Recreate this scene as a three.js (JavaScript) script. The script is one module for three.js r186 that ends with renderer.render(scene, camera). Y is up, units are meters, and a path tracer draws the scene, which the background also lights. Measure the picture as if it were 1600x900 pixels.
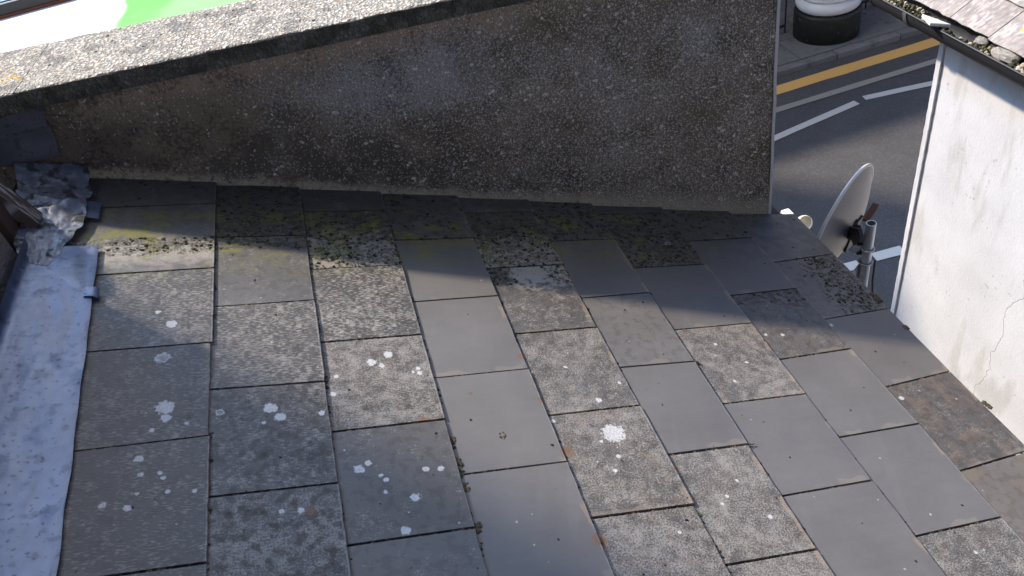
import * as THREE from 'three';
import { Sky } from 'three/addons/objects/Sky.js';
import { mergeGeometries as mergeRaw } from 'three/addons/utils/BufferGeometryUtils.js';
import { RoundedBoxGeometry } from 'three/addons/geometries/RoundedBoxGeometry.js';

// ---------------------------------------------------------------- camera, sky, sun, exposure
const V = (x, y, z) => new THREE.Vector3(x, y, z);
const scene = new THREE.Scene();
const camera = new THREE.PerspectiveCamera(39.505, 16 / 9, 0.05, 900);
camera.position.set(0.7644, 1.1213, 2.1306);
camera.up.set(0.30417, 0.73967, -0.6003);
camera.lookAt(V(0.7644 + 0.09237, 1.1213 - 0.65009, 2.1306 - 0.75422));

const sunDir = V(-0.477, 0.70, -0.53).normalize();
const sky = new Sky();
sky.scale.setScalar(450000);
sky.material.uniforms.sunPosition.value.copy(sunDir);
sky.material.uniforms.turbidity.value = 8.0;
sky.material.uniforms.rayleigh.value = 0.5;
sky.material.uniforms.mieCoefficient.value = 0.004;
sky.material.uniforms.cloudCoverage.value = 0.55;
sky.material.uniforms.cloudDensity.value = 0.5;
sky.name = 'sky'; sky.userData.kind = 'structure';
scene.add(sky);
scene.environmentIntensity = 0.3;

const sun = new THREE.DirectionalLight(0xffecd4, 3.1);
sun.position.copy(sunDir).multiplyScalar(40);
sun.target.position.set(2, -1, -1);
sun.castShadow = true;
sun.shadow.mapSize.set(4096, 4096);
sun.shadow.radius = 4.5;
Object.assign(sun.shadow.camera, { left: -14, right: 14, top: 14, bottom: -14, near: 1, far: 90 });
scene.add(sun, sun.target);

const renderer = new THREE.WebGLRenderer({ antialias: true });
renderer.toneMapping = THREE.LinearToneMapping;
renderer.toneMappingExposure = 2.3;
renderer.shadowMap.enabled = true;

// ---------------------------------------------------------------- helpers
let seed = 12345;
const rnd = () => { seed = (seed * 1664525 + 1013904223) >>> 0; return seed / 4294967296; };
const rr = (a, b) => a + (b - a) * rnd();
const clamp = (x, a = 0, b = 1) => x < a ? a : x > b ? b : x;
const sstep = (a, b, x) => { const t = clamp((x - a) / (b - a)); return t * t * (3 - 2 * t); };
const mix = (a, b, t) => a + (b - a) * t;
const NT = new Float32Array(65536); for (let i = 0; i < 65536; i++) NT[i] = rnd();
const GX2 = new Float32Array(65536), GY2 = new Float32Array(65536); for (let i = 0; i < 65536; i++) { const t = rnd() * 6.2831853; GX2[i] = Math.cos(t); GY2[i] = Math.sin(t); }
function noise(x, y) {              // gradient noise, about 0 to 1
  const xi = Math.floor(x), yi = Math.floor(y), fx = x - xi, fy = y - yi;
  const sx = fx * fx * fx * (fx * (fx * 6 - 15) + 10), sy = fy * fy * fy * (fy * (fy * 6 - 15) + 10);
  const x0 = xi & 255, x1 = (xi + 1) & 255, y0 = (yi & 255) << 8, y1 = ((yi + 1) & 255) << 8;
  const a = GX2[y0 + x0] * fx + GY2[y0 + x0] * fy, b = GX2[y0 + x1] * (fx - 1) + GY2[y0 + x1] * fy;
  const c = GX2[y1 + x0] * fx + GY2[y1 + x0] * (fy - 1), d = GX2[y1 + x1] * (fx - 1) + GY2[y1 + x1] * (fy - 1);
  const v = .5 + .85 * (a + (b - a) * sx + (c - a) * sy + (a - b - c + d) * sx * sy); return v < 0 ? 0 : v > 1 ? 1 : v;
}
function fbm(x, y, o = 4) { let s = 0, a = 0.5, n = 0; for (let i = 0; i < o; i++) { s += a * noise(x, y); n += a; a *= 0.55; const t = x * 1.62 - y * 1.22 + 17.3; y = x * 1.22 + y * 1.62 + 9.1; x = t; } return s / n; }
const fbm2 = (x, y) => .55 * noise(x, y) + .3 * noise(x * 2.1 + 7, y * 2.0 + 3) + .15 * noise(x * 4.3 + 1, y * 3.9);   // keeps its direction
const wres = [0, 0];
function worley(x, y) {               // nearest-cell distance and a random number of that cell
  const xi = Math.floor(x), yi = Math.floor(y); let best = 9, id = 0;
  for (let j = -1; j <= 1; j++) for (let i = -1; i <= 1; i++) {
    const cx = (xi + i) & 255, cy = (yi + j) & 255, k = (cy << 8) + cx;
    const px = xi + i + NT[k], py = yi + j + NT[(k + 7919) & 65535];
    const d = (px - x) * (px - x) + (py - y) * (py - y);
    if (d < best) { best = d; id = NT[(k + 31337) & 65535]; }
  }
  wres[0] = Math.sqrt(best); wres[1] = id; return wres;
}
const l2s = c => c <= 0.0031308 ? 12.92 * c : 1.055 * Math.pow(c, 1 / 2.4) - 0.055;
function makeMaps(w, h, fn, wrap = THREE.RepeatWrapping) {  // fn(i/w, j/h, out) fills out = [r, g, b (linear), rough, height]
  const c = new Uint8Array(w * h * 4), r = new Uint8Array(w * h * 4), b = new Uint8Array(w * h * 4), o = [0, 0, 0, 0, 0];
  const lut = new Uint8Array(1025); for (let i = 0; i <= 1024; i++) lut[i] = Math.round(255 * l2s(i / 1024));
  for (let j = 0; j < h; j++) for (let i = 0; i < w; i++) {
    fn((i + 0.5) / w, (j + 0.5) / h, o);
    const k = (j * w + i) * 4;
    c[k] = lut[(clamp(o[0]) * 1024) | 0]; c[k + 1] = lut[(clamp(o[1]) * 1024) | 0]; c[k + 2] = lut[(clamp(o[2]) * 1024) | 0]; c[k + 3] = 255;
    r[k] = 0; r[k + 1] = clamp(o[3]) * 255; r[k + 2] = 0; r[k + 3] = 255;
    const hb = clamp(o[4]) * 255; b[k] = b[k + 1] = b[k + 2] = hb; b[k + 3] = 255;
  }
  const T = (d, srgb) => { const t = new THREE.DataTexture(d, w, h); t.magFilter = THREE.LinearFilter; t.minFilter = THREE.LinearMipmapLinearFilter; t.generateMipmaps = true; t.wrapS = t.wrapT = wrap; if (srgb) t.colorSpace = THREE.SRGBColorSpace; t.needsUpdate = true; return t; };
  return { map: T(c, true), roughnessMap: T(r), bumpMap: T(b) };
}
const mat = (maps, bump, extra = {}) => new THREE.MeshStandardMaterial({ ...maps, bumpScale: bump, roughness: 1, metalness: 0, ...extra });
const plain = (r, g, b, rough = 0.7, metal = 0) => { const m = new THREE.MeshStandardMaterial({ roughness: rough, metalness: metal }); m.color.setRGB(r, g, b); return m; };

const mergeGeometries = list => list.every(g => g.index) ? mergeRaw(list) : mergeRaw(list.map(g => g.index ? g.toNonIndexed() : g));
const used = {};
function numbered(n) { if (!(n in used)) { used[n] = 0; return n; } used[n]++; return n + '_' + String(used[n]).padStart(3, '0'); }
function shadowOn(o) { o.traverse(m => { if (m.isMesh) { m.castShadow = true; m.receiveShadow = true; } }); }
function thing(name, label, category, group) {
  const o = new THREE.Group(); o.name = numbered(name); o.userData = { label, category }; if (group) o.userData.group = group; scene.add(o); return o;
}
function part(name, geo, m, parent, pos) { const o = new THREE.Mesh(geo, m); o.name = name; if (pos) o.position.copy(pos); parent.add(o); return o; }
function struct(name, geo, m) { const o = new THREE.Mesh(geo, m); o.name = numbered(name); o.userData = { kind: 'structure' }; scene.add(o); return o; }
function single(name, geo, m, label, category, group) { const o = new THREE.Mesh(geo, m); o.name = numbered(name); o.userData = { label, category }; if (group) o.userData.group = group; scene.add(o); return o; }
function boxAt(x0, x1, y0, y1, z0, z1, uvScale) {
  const g = new THREE.BoxGeometry(x1 - x0, y1 - y0, z1 - z0); g.translate((x0 + x1) / 2, (y0 + y1) / 2, (z0 + z1) / 2);
  return uvScale ? boxUV(g, uvScale) : g;
}
function boxUV(g, s) {            // uv in metres / s, by the way each face points
  const p = g.attributes.position, n = g.attributes.normal, uv = new Float32Array(p.count * 2);
  for (let i = 0; i < p.count; i++) {
    const ax = Math.abs(n.getX(i)), ay = Math.abs(n.getY(i)), az = Math.abs(n.getZ(i));
    let a, b; if (ay >= ax && ay >= az) { a = p.getX(i); b = p.getZ(i); } else if (ax >= az) { a = p.getZ(i); b = p.getY(i); } else { a = p.getX(i); b = p.getY(i); }
    uv[2 * i] = a / s; uv[2 * i + 1] = b / s;
  }
  g.setAttribute('uv', new THREE.BufferAttribute(uv, 2)); return g;
}
function rbox(w, h, d, r = 0.004, seg = 2) { return new RoundedBoxGeometry(w, h, d, seg, r); }
function gridGeo(nu, nv, fn, uvfn) {   // sheet of points fn(a, b), a and b from 0 to 1
  const pos = [], uv = [], idx = [];
  for (let j = 0; j <= nv; j++) for (let i = 0; i <= nu; i++) {
    const p = fn(i / nu, j / nv); pos.push(p.x, p.y, p.z);
    const t = uvfn ? uvfn(i / nu, j / nv, p) : [i / nu, j / nv]; uv.push(t[0], t[1]);
  }
  for (let j = 0; j < nv; j++) for (let i = 0; i < nu; i++) { const a = j * (nu + 1) + i, b = a + 1, c = a + nu + 1, d = c + 1; idx.push(a, c, b, b, c, d); }
  const g = new THREE.BufferGeometry(); g.setAttribute('position', new THREE.Float32BufferAttribute(pos, 3)); g.setAttribute('uv', new THREE.Float32BufferAttribute(uv, 2)); g.setIndex(idx); g.computeVertexNormals(); return g;
}
function slabGeo(nu, nv, top, thick, dirFn, uvfn) {   // sheet with thickness: top face, bottom face and edge
  const dn = dirFn;
  const a = gridGeo(nu, nv, top, uvfn), b = gridGeo(nu, nv, (s, t) => { const p = top(s, t); return p.addScaledVector(dn, -thick); }, uvfn);
  b.setIndex(Array.from(b.index.array).reverse()); b.computeVertexNormals();
  const ring = []; for (let i = 0; i <= nu; i++) ring.push([i / nu, 0]); for (let j = 1; j <= nv; j++) ring.push([1, j / nv]); for (let i = nu - 1; i >= 0; i--) ring.push([i / nu, 1]); for (let j = nv - 1; j >= 0; j--) ring.push([0, j / nv]);
  const N = ring.length - 1;
  const c = gridGeo(N, 1, (s, t) => { const q = ring[Math.round(s * N)]; const p = top(q[0], q[1]); return t ? p.addScaledVector(dn, -thick) : p; }, (s, t, p) => { const q = ring[Math.round(s * N)]; return uvfn ? uvfn(q[0], q[1], p) : [q[0], q[1]]; });
  return mergeGeometries([a, b, c]);
}
function tube(pts, r, seg = 24, rad = 10, closed = false) { return new THREE.TubeGeometry(new THREE.CatmullRomCurve3(pts, closed), seg, r, rad, closed); }
function rod(a, b, r, n = 16, r2 = r) { const d = b.clone().sub(a), L = d.length(); const g = new THREE.CylinderGeometry(r2, r, L, n); g.translate(0, L / 2, 0); g.applyQuaternion(new THREE.Quaternion().setFromUnitVectors(V(0, 1, 0), d.normalize())); g.translate(a.x, a.y, a.z); return g; }
function bar(a, b, w, h, up = V(0, 1, 0), round = 0.002) {   // a rectangular bar from a to b
  const d = b.clone().sub(a), L = d.length(); d.normalize(); const s = V().crossVectors(up, d).normalize(), u = V().crossVectors(d, s);
  const g = rbox(w, h, L, Math.min(round, w / 3, h / 3)); g.applyMatrix4(new THREE.Matrix4().makeBasis(s, u, d)); const c = a.clone().add(b).multiplyScalar(0.5); g.translate(c.x, c.y, c.z); return g;
}

// ---------------------------------------------------------------- the street
const STREET = -4.2, KZ0 = -6.42;
const asphaltMaps = makeMaps(1024, 1024, (a, b, o) => {
  const x = a * 4, y = b * 4; const w = worley(x * 55, y * 55); const st = w[1], wd = w[0];
  const big = fbm(x * 1.0 + 3, y * 1.0, 3), fine = noise(x * 200, y * 200), patch = fbm(x * 3 + 40, y * 3 + 11, 3);
  let v = 0.052 * (0.7 + 0.35 * big + 0.25 * patch) + (st > 0.72 ? 0.035 * (st - 0.5) : 0) + 0.012 * (fine - 0.5);
  v *= .95; o[0] = v * 1.0; o[1] = v; o[2] = v * 1.06; o[3] = 0.86; o[4] = 0.5 * (1 - wd) + 0.3 * fine;
});
const mAsphalt = mat(asphaltMaps, 0.004);
const flat = (x0, x1, z0, z1, y, s) => { const g = new THREE.PlaneGeometry(x1 - x0, z1 - z0); g.rotateX(-Math.PI / 2); g.translate((x0 + x1) / 2, y, (z0 + z1) / 2); return boxUV(g, s); };
struct('road', flat(-150, 150, -150, 150, STREET, 4), mAsphalt);

struct('channel_strip', flat(-60, 60, KZ0, -5.72, STREET + .004, 3), (() => { const m = mat(asphaltMaps, .003); m.color.setRGB(1.3, 1.25, 1.2); return m; })());
const paintMaps = (r, g, b, wear, sd) => makeMaps(384, 384, (a, c, o) => {
  const n = fbm(a * 60 + sd, c * 60, 3), m = fbm(a * 9 + sd, c * 9 + 5, 3); const t = sstep(wear - 0.08, wear + 0.1, n * 0.65 + m * 0.35);
  const f = 0.86 + 0.2 * noise(a * 240, c * 240);
  o[0] = mix(0.055, r * f, t); o[1] = mix(0.053, g * f, t); o[2] = mix(0.052, b * f, t); o[3] = 0.75; o[4] = t * 0.5 + 0.3 * noise(a * 200, c * 200);
});
const mYellow = mat(paintMaps(0.72, 0.42, 0.12, 0.22, 3), 0.002), mGreyLine = mat(paintMaps(0.27, 0.25, 0.22, 0.24, 31), 0.002), mWhiteLine = mat(paintMaps(0.46, 0.455, 0.43, 0.26, 57), 0.002);
function strip(pts, w, y, n, wob) {   // painted line along points, edges slightly uneven
  const curve = new THREE.CatmullRomCurve3(pts.map(p => V(p[0], y, p[1])), false, 'catmullrom', 0.05), L = curve.getLength(), base = rr(0, 90);
  return gridGeo(n, 2, (s, t) => { const p = curve.getPointAt(s), d = curve.getTangentAt(s); const k = (t - 0.5) * w + (t === 0.5 ? 0 : (noise(s * L * 3 + base, t * 7) - 0.5) * wob); return p.add(V(-d.z * k, 0, d.x * k)); }, (s, t, p) => [p.x / 2, p.z / 2]);
}
struct('yellow_line', strip([[-30, -6.13], [30, -6.10]], 0.20, STREET + 0.009, 240, 0.02), mYellow);
struct('grey_line', strip([[-30, -5.69], [30, -5.69]], 0.105, STREET + 0.009, 240, 0.012), mGreyLine);
struct('white_line', strip([[-3, -3.9], [5.03, -5.146], [6.24, -5.345]], 0.10, STREET + 0.009, 60, 0.008), mWhiteLine);
struct('white_line', strip([[6.36, -5.385], [7.2, -5.256], [16, -3.9]], 0.10, STREET + 0.009, 60, 0.008), mWhiteLine);
for (let i = 0; i < 5; i++) { const x = 3.9 + i * 0.46; struct('give_way_dash', strip([[x - 0.02, -2.86], [x + 0.27, -2.83]], 0.12, STREET + 0.009, 8, 0.012), mWhiteLine); }

const PAVE = -4.115, KZ = -6.40;
const slabMaps = makeMaps(512, 512, (a, b, o) => {
  const n = fbm(a * 7, b * 7, 5), f = noise(a * 250, b * 250), st = sstep(0.55, 0.75, fbm(a * 11 + 30, b * 11 + 8, 4));
  const v = 0.20 * (0.75 + 0.4 * n) + 0.03 * (f - 0.5) - 0.05 * st; o[0] = v; o[1] = v * 0.985; o[2] = v * 0.95; o[3] = 0.85; o[4] = 0.4 * n + 0.3 * f;
});
const mSlab = mat(slabMaps, 0.002), mSlabB = mat(slabMaps, 0.002); mSlabB.color.setRGB(0.86, 0.87, 0.88);
const mDirt = plain(0.05, 0.045, 0.04, 0.95);
{
  const pave = struct('pavement', boxAt(-40, 40, STREET - 0.3, PAVE - 0.03, -8.6, KZ - 0.13, 1), mDirt);
  let row = 0;
  for (let z = KZ - 0.134; z > -8.55; z -= 0.6, row++) for (let x = -1 + (row % 2) * 0.45; x < 13; x += 0.9) {
    const zz = Math.max(z - 0.6, -8.595), g = rbox(0.893, 0.05, z - zz - 0.007, 0.006, 1); boxUV(g, 1.3);
    part('paving_slab', g, rnd() < 0.5 ? mSlab : mSlabB, pave, V(x + 0.45, PAVE - 0.025 + rr(-0.003, 0.003), (z + zz) / 2));
  }
  const kerb = struct('kerb', boxAt(-40, 40, STREET - 0.3, PAVE - 0.05, KZ - 0.127, KZ - 0.004, 1), mDirt);
  for (let x = -2; x < 13; x += 0.91) { const g = rbox(0.902, 0.17, 0.13, 0.018, 2); boxUV(g, 1.1); part('kerb_stone', g, rnd() < 0.5 ? mSlab : mSlabB, kerb, V(x, PAVE - 0.085 + rr(-0.003, 0.003), KZ - 0.065 + rr(-0.003, 0.003))); }
}

// ---------------------------------------------------------------- the slate roof in front of the camera
const TH = 0.362354, CT = Math.cos(TH), ST = Math.sin(TH);
const RP = (u, v, h = 0) => V(u * CT + h * ST, -u * ST + h * CT, v);
const NUP = V(ST, CT, 0);
const G = 0.2461;
const TAIL = [0.243, 0.489, 0.743, 0.989, 1.234, 1.459, 1.722, 1.985, 2.256];
const JO = [ // small offsets of the joints at the upper and lower end, course by course
  { 0: [-.019, -.032], 1: [.0055, -.006], 2: [.003, -.003], 3: [0, -.0075] }, { .5: [-.011, -.010], 1.5: [.001, -.0066], 2.5: [-.001, .002], 3.5: [-.002, 0] },
  { 1: [-.002, -.0076], 2: [.004, -.001], 3: [.003, -.002], 4: [-.004, -.005] }, { .5: [.005, .003], 1.5: [.006, -.002], 2.5: [.004, -.002], 3.5: [.004, .002] },
  { 1: [.006, 0], 2: [.005, -.001], 3: [.004, 0], 4: [.001, .004] }, { .5: [.015, .013], 1.5: [.010, .001], 2.5: [.007, .007], 3.5: [.006, .003], 4.5: [.003, .002] },
  { 1: [.016, .012], 2: [.015, .009], 3: [.010, .004], 4: [.0045, -.0025] }, { .5: [.018, .008], 1.5: [.018, .001], 2.5: [.011, -.008], 3.5: [.005, -.007], 4.5: [.002, -.008] },
  { 1: [-.001, -.034], 2: [0, -.028], 3: [-.002, -.035], 4: [0, -.03] }];
const jointV = (c, idx, s) => { const o = JO[c][idx] || [0, 0]; const u0 = c * G, u1 = u0 + G, k = (s - u0) / (u1 - u0); return idx * 0.3 + o[0] + (o[1] - o[0]) * k; };
// how each slate is weathered: pale mottling, streakiness, dark spots, bare patch, brown tint, tone
const W = {};
const wset = (c, list) => list.forEach(([i, m, st = 0, dk = 0, br = 0, tone = 1]) => W[c + ':' + i] = { m, st, dk, br, tone });
wset(0, [[-1, .2, 1, 0, 0, .8], [0, .12, 1, 0, 0, .95], [1, .62, 1, .05], [2, .58, 1, .15, 0, .9], [3, .52, 1, .1, 0, .85], [4, .5, 1, .1]]);
wset(1, [[-.5, .3, .5, .2, 0, .8], [.5, .26, 1, 0], [1.5, .68, 1, .1], [2.5, .62, .6, .8, 0, .9], [3.5, .74, .4, 1, 0, .95], [4.5, .7, .4, 1]]);
wset(2, [[0, .5, .5, 0, 0, .9], [1, .66, 1, .05], [2, .8, .4, .3, .2], [3, .28, .5, .1, 0, .92], [4, .16, .5, 0, 0, .85]]);
wset(3, [[-.5, .15, .5, .1, 0, .8], [.5, 0], [1.5, 0, 0, 0, 0, 1.06], [2.5, 0, 0, 0, 0, 1.06], [3.5, 0, 0, 0, 0, 1.0], [4.5, 0]]);
wset(4, [[0, .5, .3, 0, 0, .9], [1, .5, .5, .05, 0, 1], [2, .72, .2, .1, .15], [3, .72, .2, .15, .35], [4, .78, .2, .1, .2]]);
wset(5, [[-.5, .1, 0, 0, 0, .8], [.5, 0, 0, 0, 0, .95], [1.5, .02], [2.5, 0], [3.5, .8, .1, .1, .15], [4.5, .76, .1, .1, .2]]);
wset(6, [[0, .1, 0, 0, 0, .8], [1, 0, 0, 0, 0, .95], [2, .78, .3, .05, .1], [3, 0], [4, 0]]);
wset(7, [[-.5, .1, 0, 0, 0, .85], [.5, 0, 0, 0, 0, .92], [1.5, .3, 0, .2, .1, .9], [2.5, 0], [3.5, 0], [4.5, .74, .1, .1, .2]]);
wset(8, [[0, 0, 0, 0, 0, .9], [1, .08, 0, .1, 0, .92], [2, 0, 0, 0, .1, .95], [3, .38, .2, .1, .55, .9], [4, .05, 0, 0, .6, .95]]);
const wdef = { m: .4, st: .3, dk: .2, br: 0, tone: 1 };
const SPOTS = [[.151, .52, .0142], [.118, .47, .0072], [.139, .641, .0176, 1], [.152, .799, .0203], [.155, .83, .0125], [.197, .851, .005], [.13, .862, .0061], [.112, .938, .0094], [.153, .98, .0058], [.16, .993, .0058], [.118, .979, .0058], [.218, 1.035, .0058], [.116, 1.026, .0045], [.102, 1.057, .0088], [.058, 1.044, .0076], [.17, 1.029, .0057], [.366, .822, .0148], [.386, .852, .0134], [.351, .865, .0052], [.261, .822, .0104, 1], [.473, .851, .0082], [.377, 1.104, .0059], [.412, 1.107, .0072], [.648, .666, .0125], [.604, .69, .0122], [.627, .704, .0076], [.517, .73, .0058], [.711, .724, .0062], [.713, .74, .0077], [.698, .734, .0046], [.504, .787, .0085], [.536, 1.014, .0117], [.556, 1.001, .0079], [.578, 1.037, .0052], [.587, 1.05, .0065], [.638, 1.103, .0104], [.673, 1.035, .0081], [.705, 1.037, .0082], [.606, 1.18, .0111], [.581, 1.081, .0051], [1.131, .98, .0303], [1.092, 1, .0047], [1.116, 1.049, .0061], [1.092, 1.088, .006], [1.135, .87, .0083], [.998, .923, .0063], [1.211, .817, .0052], [1.089, .745, .0052], [1.543, .834, .0056], [1.397, 1.258, .0061], [1.372, 1.152, .0048], [1.304, 1.207, .0046], [1.326, 1.19, .0046], [1.561, .688, .006], [1.616, .769, .0059], [1.801, .661, .0065], [1.747, .655, .0053], [1.998, .626, .0071], [2.015, .941, .0083], [1.169, 1.265, .0043], [1.843, 1.414, .0049], [1.643, .187, .0119]];
for (let i = 0; i < 55; i++) SPOTS.push([rr(0, 2.2), rr(.35, 1.5), rr(.0012, .0032)]);
const DARK = [[.304, .972], [.343, .953], [.316, 1.001], [.348, .959], [.386, .906], [.445, .968], [.474, .967], [.277, 1.09], [.28, 1.12], [.312, 1.149], [.363, 1.136], [.401, 1.087], [.404, 1.138], [.422, 1.194], [.306, 1.09], [.205, .781], [.203, .833], [.458, 1.202], [.449, 1.24], [.349, 1.211], [.57, .84], [.671, .85]].map(d => [d[0], d[1], rr(.008, .016)]);
for (let i = 0; i < 60; i++) DARK.push([rr(.25, .49), rr(.76, 1.45), rr(.003, .009)]);
const RUST = [[.432, 1.11, .011], [.692, .895, .012], [.823, .816, .006], [.985, .70, .014], [1.0, 1.02, .02], [.99, 1.26, .02], [1.24, 1.10, .012], [.99, .86, .012]];
const TU0 = -0.1, TV0 = -0.3, TLU = 2.4, TLV = 1.8, TW = 2048, THH = 1536;
const cell = 0.06, bins = {};
const binAdd = (arr, kind) => arr.forEach(s => { const R = s[2] * 1.6; for (let a = Math.floor((s[0] - R) / cell); a <= Math.floor((s[0] + R) / cell); a++) for (let b = Math.floor((s[1] - R) / cell); b <= Math.floor((s[1] + R) / cell); b++) (bins[a + ',' + b] ||= []).push([kind, s]); });
binAdd(DARK, 0); binAdd(RUST, 2); binAdd(SPOTS, 1);
function slateAt(u, v) {
  let c = 0; while (c < 8 && u > TAIL[c]) c++;
  const off = c % 2 ? .5 : 0; let i = Math.floor(v / .3 - off) + off;
  if (v < jointV(c, i, u)) i -= 1; else if (v > jointV(c, i + 1, u)) i += 1;
  return [c, i];
}
// where moss grows on the damp strip along the parapet and on a few slates beyond it
function mossAt(u, v) {
  const [c, i] = slateAt(u, v);
  const vw = v - (-0.184 + 0.08 * (u + .1));     // distance from the parapet foot
  const n = fbm(u * 9 + 3, v * 14 + 8, 3), p = sstep(.32, .68, fbm(u * 44 + 50, v * 52, 3));
  const k = c + ':' + i;
  let a = { '1:-0.5': .60, '2:0': .64, '4:0': .64, '6:0': .66, '3:-0.5': .36, '5:-0.5': .42, '0:-1': .3, '7:-0.5': .36, '8:0': .26, '0:0': .36, '7:1.5': .56, '8:1': .52, '4:1': .4, '1:0.5': .3, '5:0.5': .22, '3:0.5': .2 }[k] ?? .05;
  if (k === '2:0' || k === '4:0' || k === '6:0') a *= mix(.62, 1.05, sstep(.02, .16, v)); if (k === '1:-0.5') a *= mix(.7, 1.1, sstep(-.02, .1, v));
  if (k === '0:0') a *= sstep(.12, .17, v) * sstep(.25, .2, v) * 2.2;
  if (k === '7:1.5') a *= sstep(.68, .42, v);
  if (k === '8:1') a *= sstep(1.95, 2.2, u) * 1.35;
  if (k === '4:1') a *= sstep(.42, .38, v) * (1 - sstep(1.03, 1.1, u) * sstep(1.2, 1.13, u) * .8) * 1.6;
  if (k === '1:0.5') a *= sstep(.24, .18, v) * 2;
  return clamp((a * (0.5 * n + 0.5 * p) * 2.0 - .36) * 1.7 + .08 * sstep(.10, 0, vw));
}
const slateMaps = makeMaps(TW, THH, (a, b, o) => {
  const u = TU0 + a * TLU, v = TV0 + b * TLV;
  const [c, i] = slateAt(u, v), w = W[c + ':' + i] || wdef, sd = c * 13.7 + i * 7.1;
  const fine = noise(u * 900, v * 900), fib = noise(u * 60 + sd, v * 620), cloud = fbm(u * 5 + sd, v * 5 + sd * 2, 4);
  let base = 0.137 * w.tone * (1 - (c < 3 ? .52 : .40) * sstep(.05, .5, w.m)) * (0.80 + 0.34 * cloud) * (0.95 + 0.10 * fib) * (.94 + .12 * fbm2(u * 14 + sd, v * 46));
  let R = base * mix(1.03, 1.12, w.br), Gc = base * mix(.985, .96, w.br), B = base * mix(0.92, .80, w.br), ro = 0.50 + .12 * cloud, h = 0.5 + 0.06 * fine + .05 * fib;
  // faint long scratches and scuffs on the plain ones
  const scr = sstep(.80, .9, noise(u * 22 + v * 8 + sd, v * 2.2 + 4)) * noise(u * 340 + sd, v * 6); R += .016 * scr; Gc += .016 * scr; B += .015 * scr;
  // pale weathered surface coming through in flecks
  const vw = v - (-0.184 + 0.08 * (u + .1));
  if (w.m > 0.01) {
    const fl = mix(fbm(u * 270 + sd, v * 270, 3), fbm2(u * 75 + sd, v * 330), w.st);
    const lo = fbm(u * 8 + sd, v * 9 + 3, 3), mid = fbm(u * 30 + sd, v * 34 + 9, 3);
    const th = 0.70 - 0.27 * w.m; const q = fl * 0.66 + lo * 0.19 + mid * .21;
    const t = sstep(th - mix(.06, .01, w.st), th + mix(.15, .085, w.st), q);
    const pr = (c < 2 ? .22 : mix(.235, .26, w.st)) + .08 * mid, k = t * (0.5 + 0.5 * noise(u * 420, v * 420));
    R = mix(R, pr * 1.04, k); Gc = mix(Gc, pr * 0.97, k); B = mix(B, pr * 0.85, k); ro = mix(ro, .9, t); h += 0.28 * t;
    const br = sstep(.54, .66, fbm(u * 17 + sd * 3, v * 17, 3)) * w.br; R = mix(R, .2, br * .5); Gc = mix(Gc, .14, br * .5); B = mix(B, .08, br * .5);
    const dk = sstep(.52, .64, fbm(u * 40 + 9, v * 40 + sd, 4)) * (.3 + w.dk * .55); R *= 1 - .6 * dk; Gc *= 1 - .62 * dk; B *= 1 - .66 * dk;
  }
  // bare, pale band of old surface
  let bare = 0; const bn = fbm(u * 34 + 5, v * 42 + 2, 4);
  if (c === 0 && i === 0) bare = sstep(.15, .20, v + (bn - .5) * .16) * sstep(.30, .22, v + (bn - .5) * .12);
  if (c === 2 && i === 0) bare = sstep(.10, .17, v + (bn - .5) * .2) * .8;
  if (c === 4 && i === 0) bare = sstep(.13, .19, v + (bn - .5) * .2) * .8;
  if (c === 4 && i === 1) bare = sstep(.43, .385, v + (bn - .5) * .14) * sstep(1.03, 1.07, u + (bn - .5) * .12);
  if (bare > 0) { const f = .22 + .14 * fbm(u * 180, v * 180, 3); bare *= sstep(.3, .5, bn + .1); R = mix(R, f * 1.05, bare); Gc = mix(Gc, f * .98, bare); B = mix(B, f * .84, bare); ro = mix(ro, .95, bare); h += .2 * bare; }
  // pale brown tide marks left along some lower edges
  const vt = jointV(c, i + 1, u) - v, lw = .004 + .02 * noise(u * 24 + sd, 3.3); const tide = sstep(.50, .62, noise(u * 11 + sd, i * 5.1)) * (vt < lw ? 1 : 0) * (c > 2 ? 1 : .4);
  R = mix(R, .28, .3 * tide); Gc = mix(Gc, .235, .3 * tide); B = mix(B, .18, .3 * tide);
  const ut = TAIL[c] - u; const tu = sstep(.6, .72, noise(v * 13 + sd, c * 3.7)) * (ut < .006 + .012 * noise(v * 22 + sd, 9) ? 1 : 0) * (c > 2 ? 1 : 0); R = mix(R, .28, .55 * tu); Gc = mix(Gc, .21, .55 * tu); B = mix(B, .14, .55 * tu);
  // worn pale arrises
  const wear = (ut < .0035 && ut > -.001) ? .5 * noise(v * 60, c * 9 + 1) : 0; R = mix(R, .34, wear); Gc = mix(Gc, .33, wear); B = mix(B, .31, wear);
  // spots: dark growth, white lichen, rusty marks
  const bb = bins[Math.floor(u / cell) + ',' + Math.floor(v / cell)];
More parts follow.
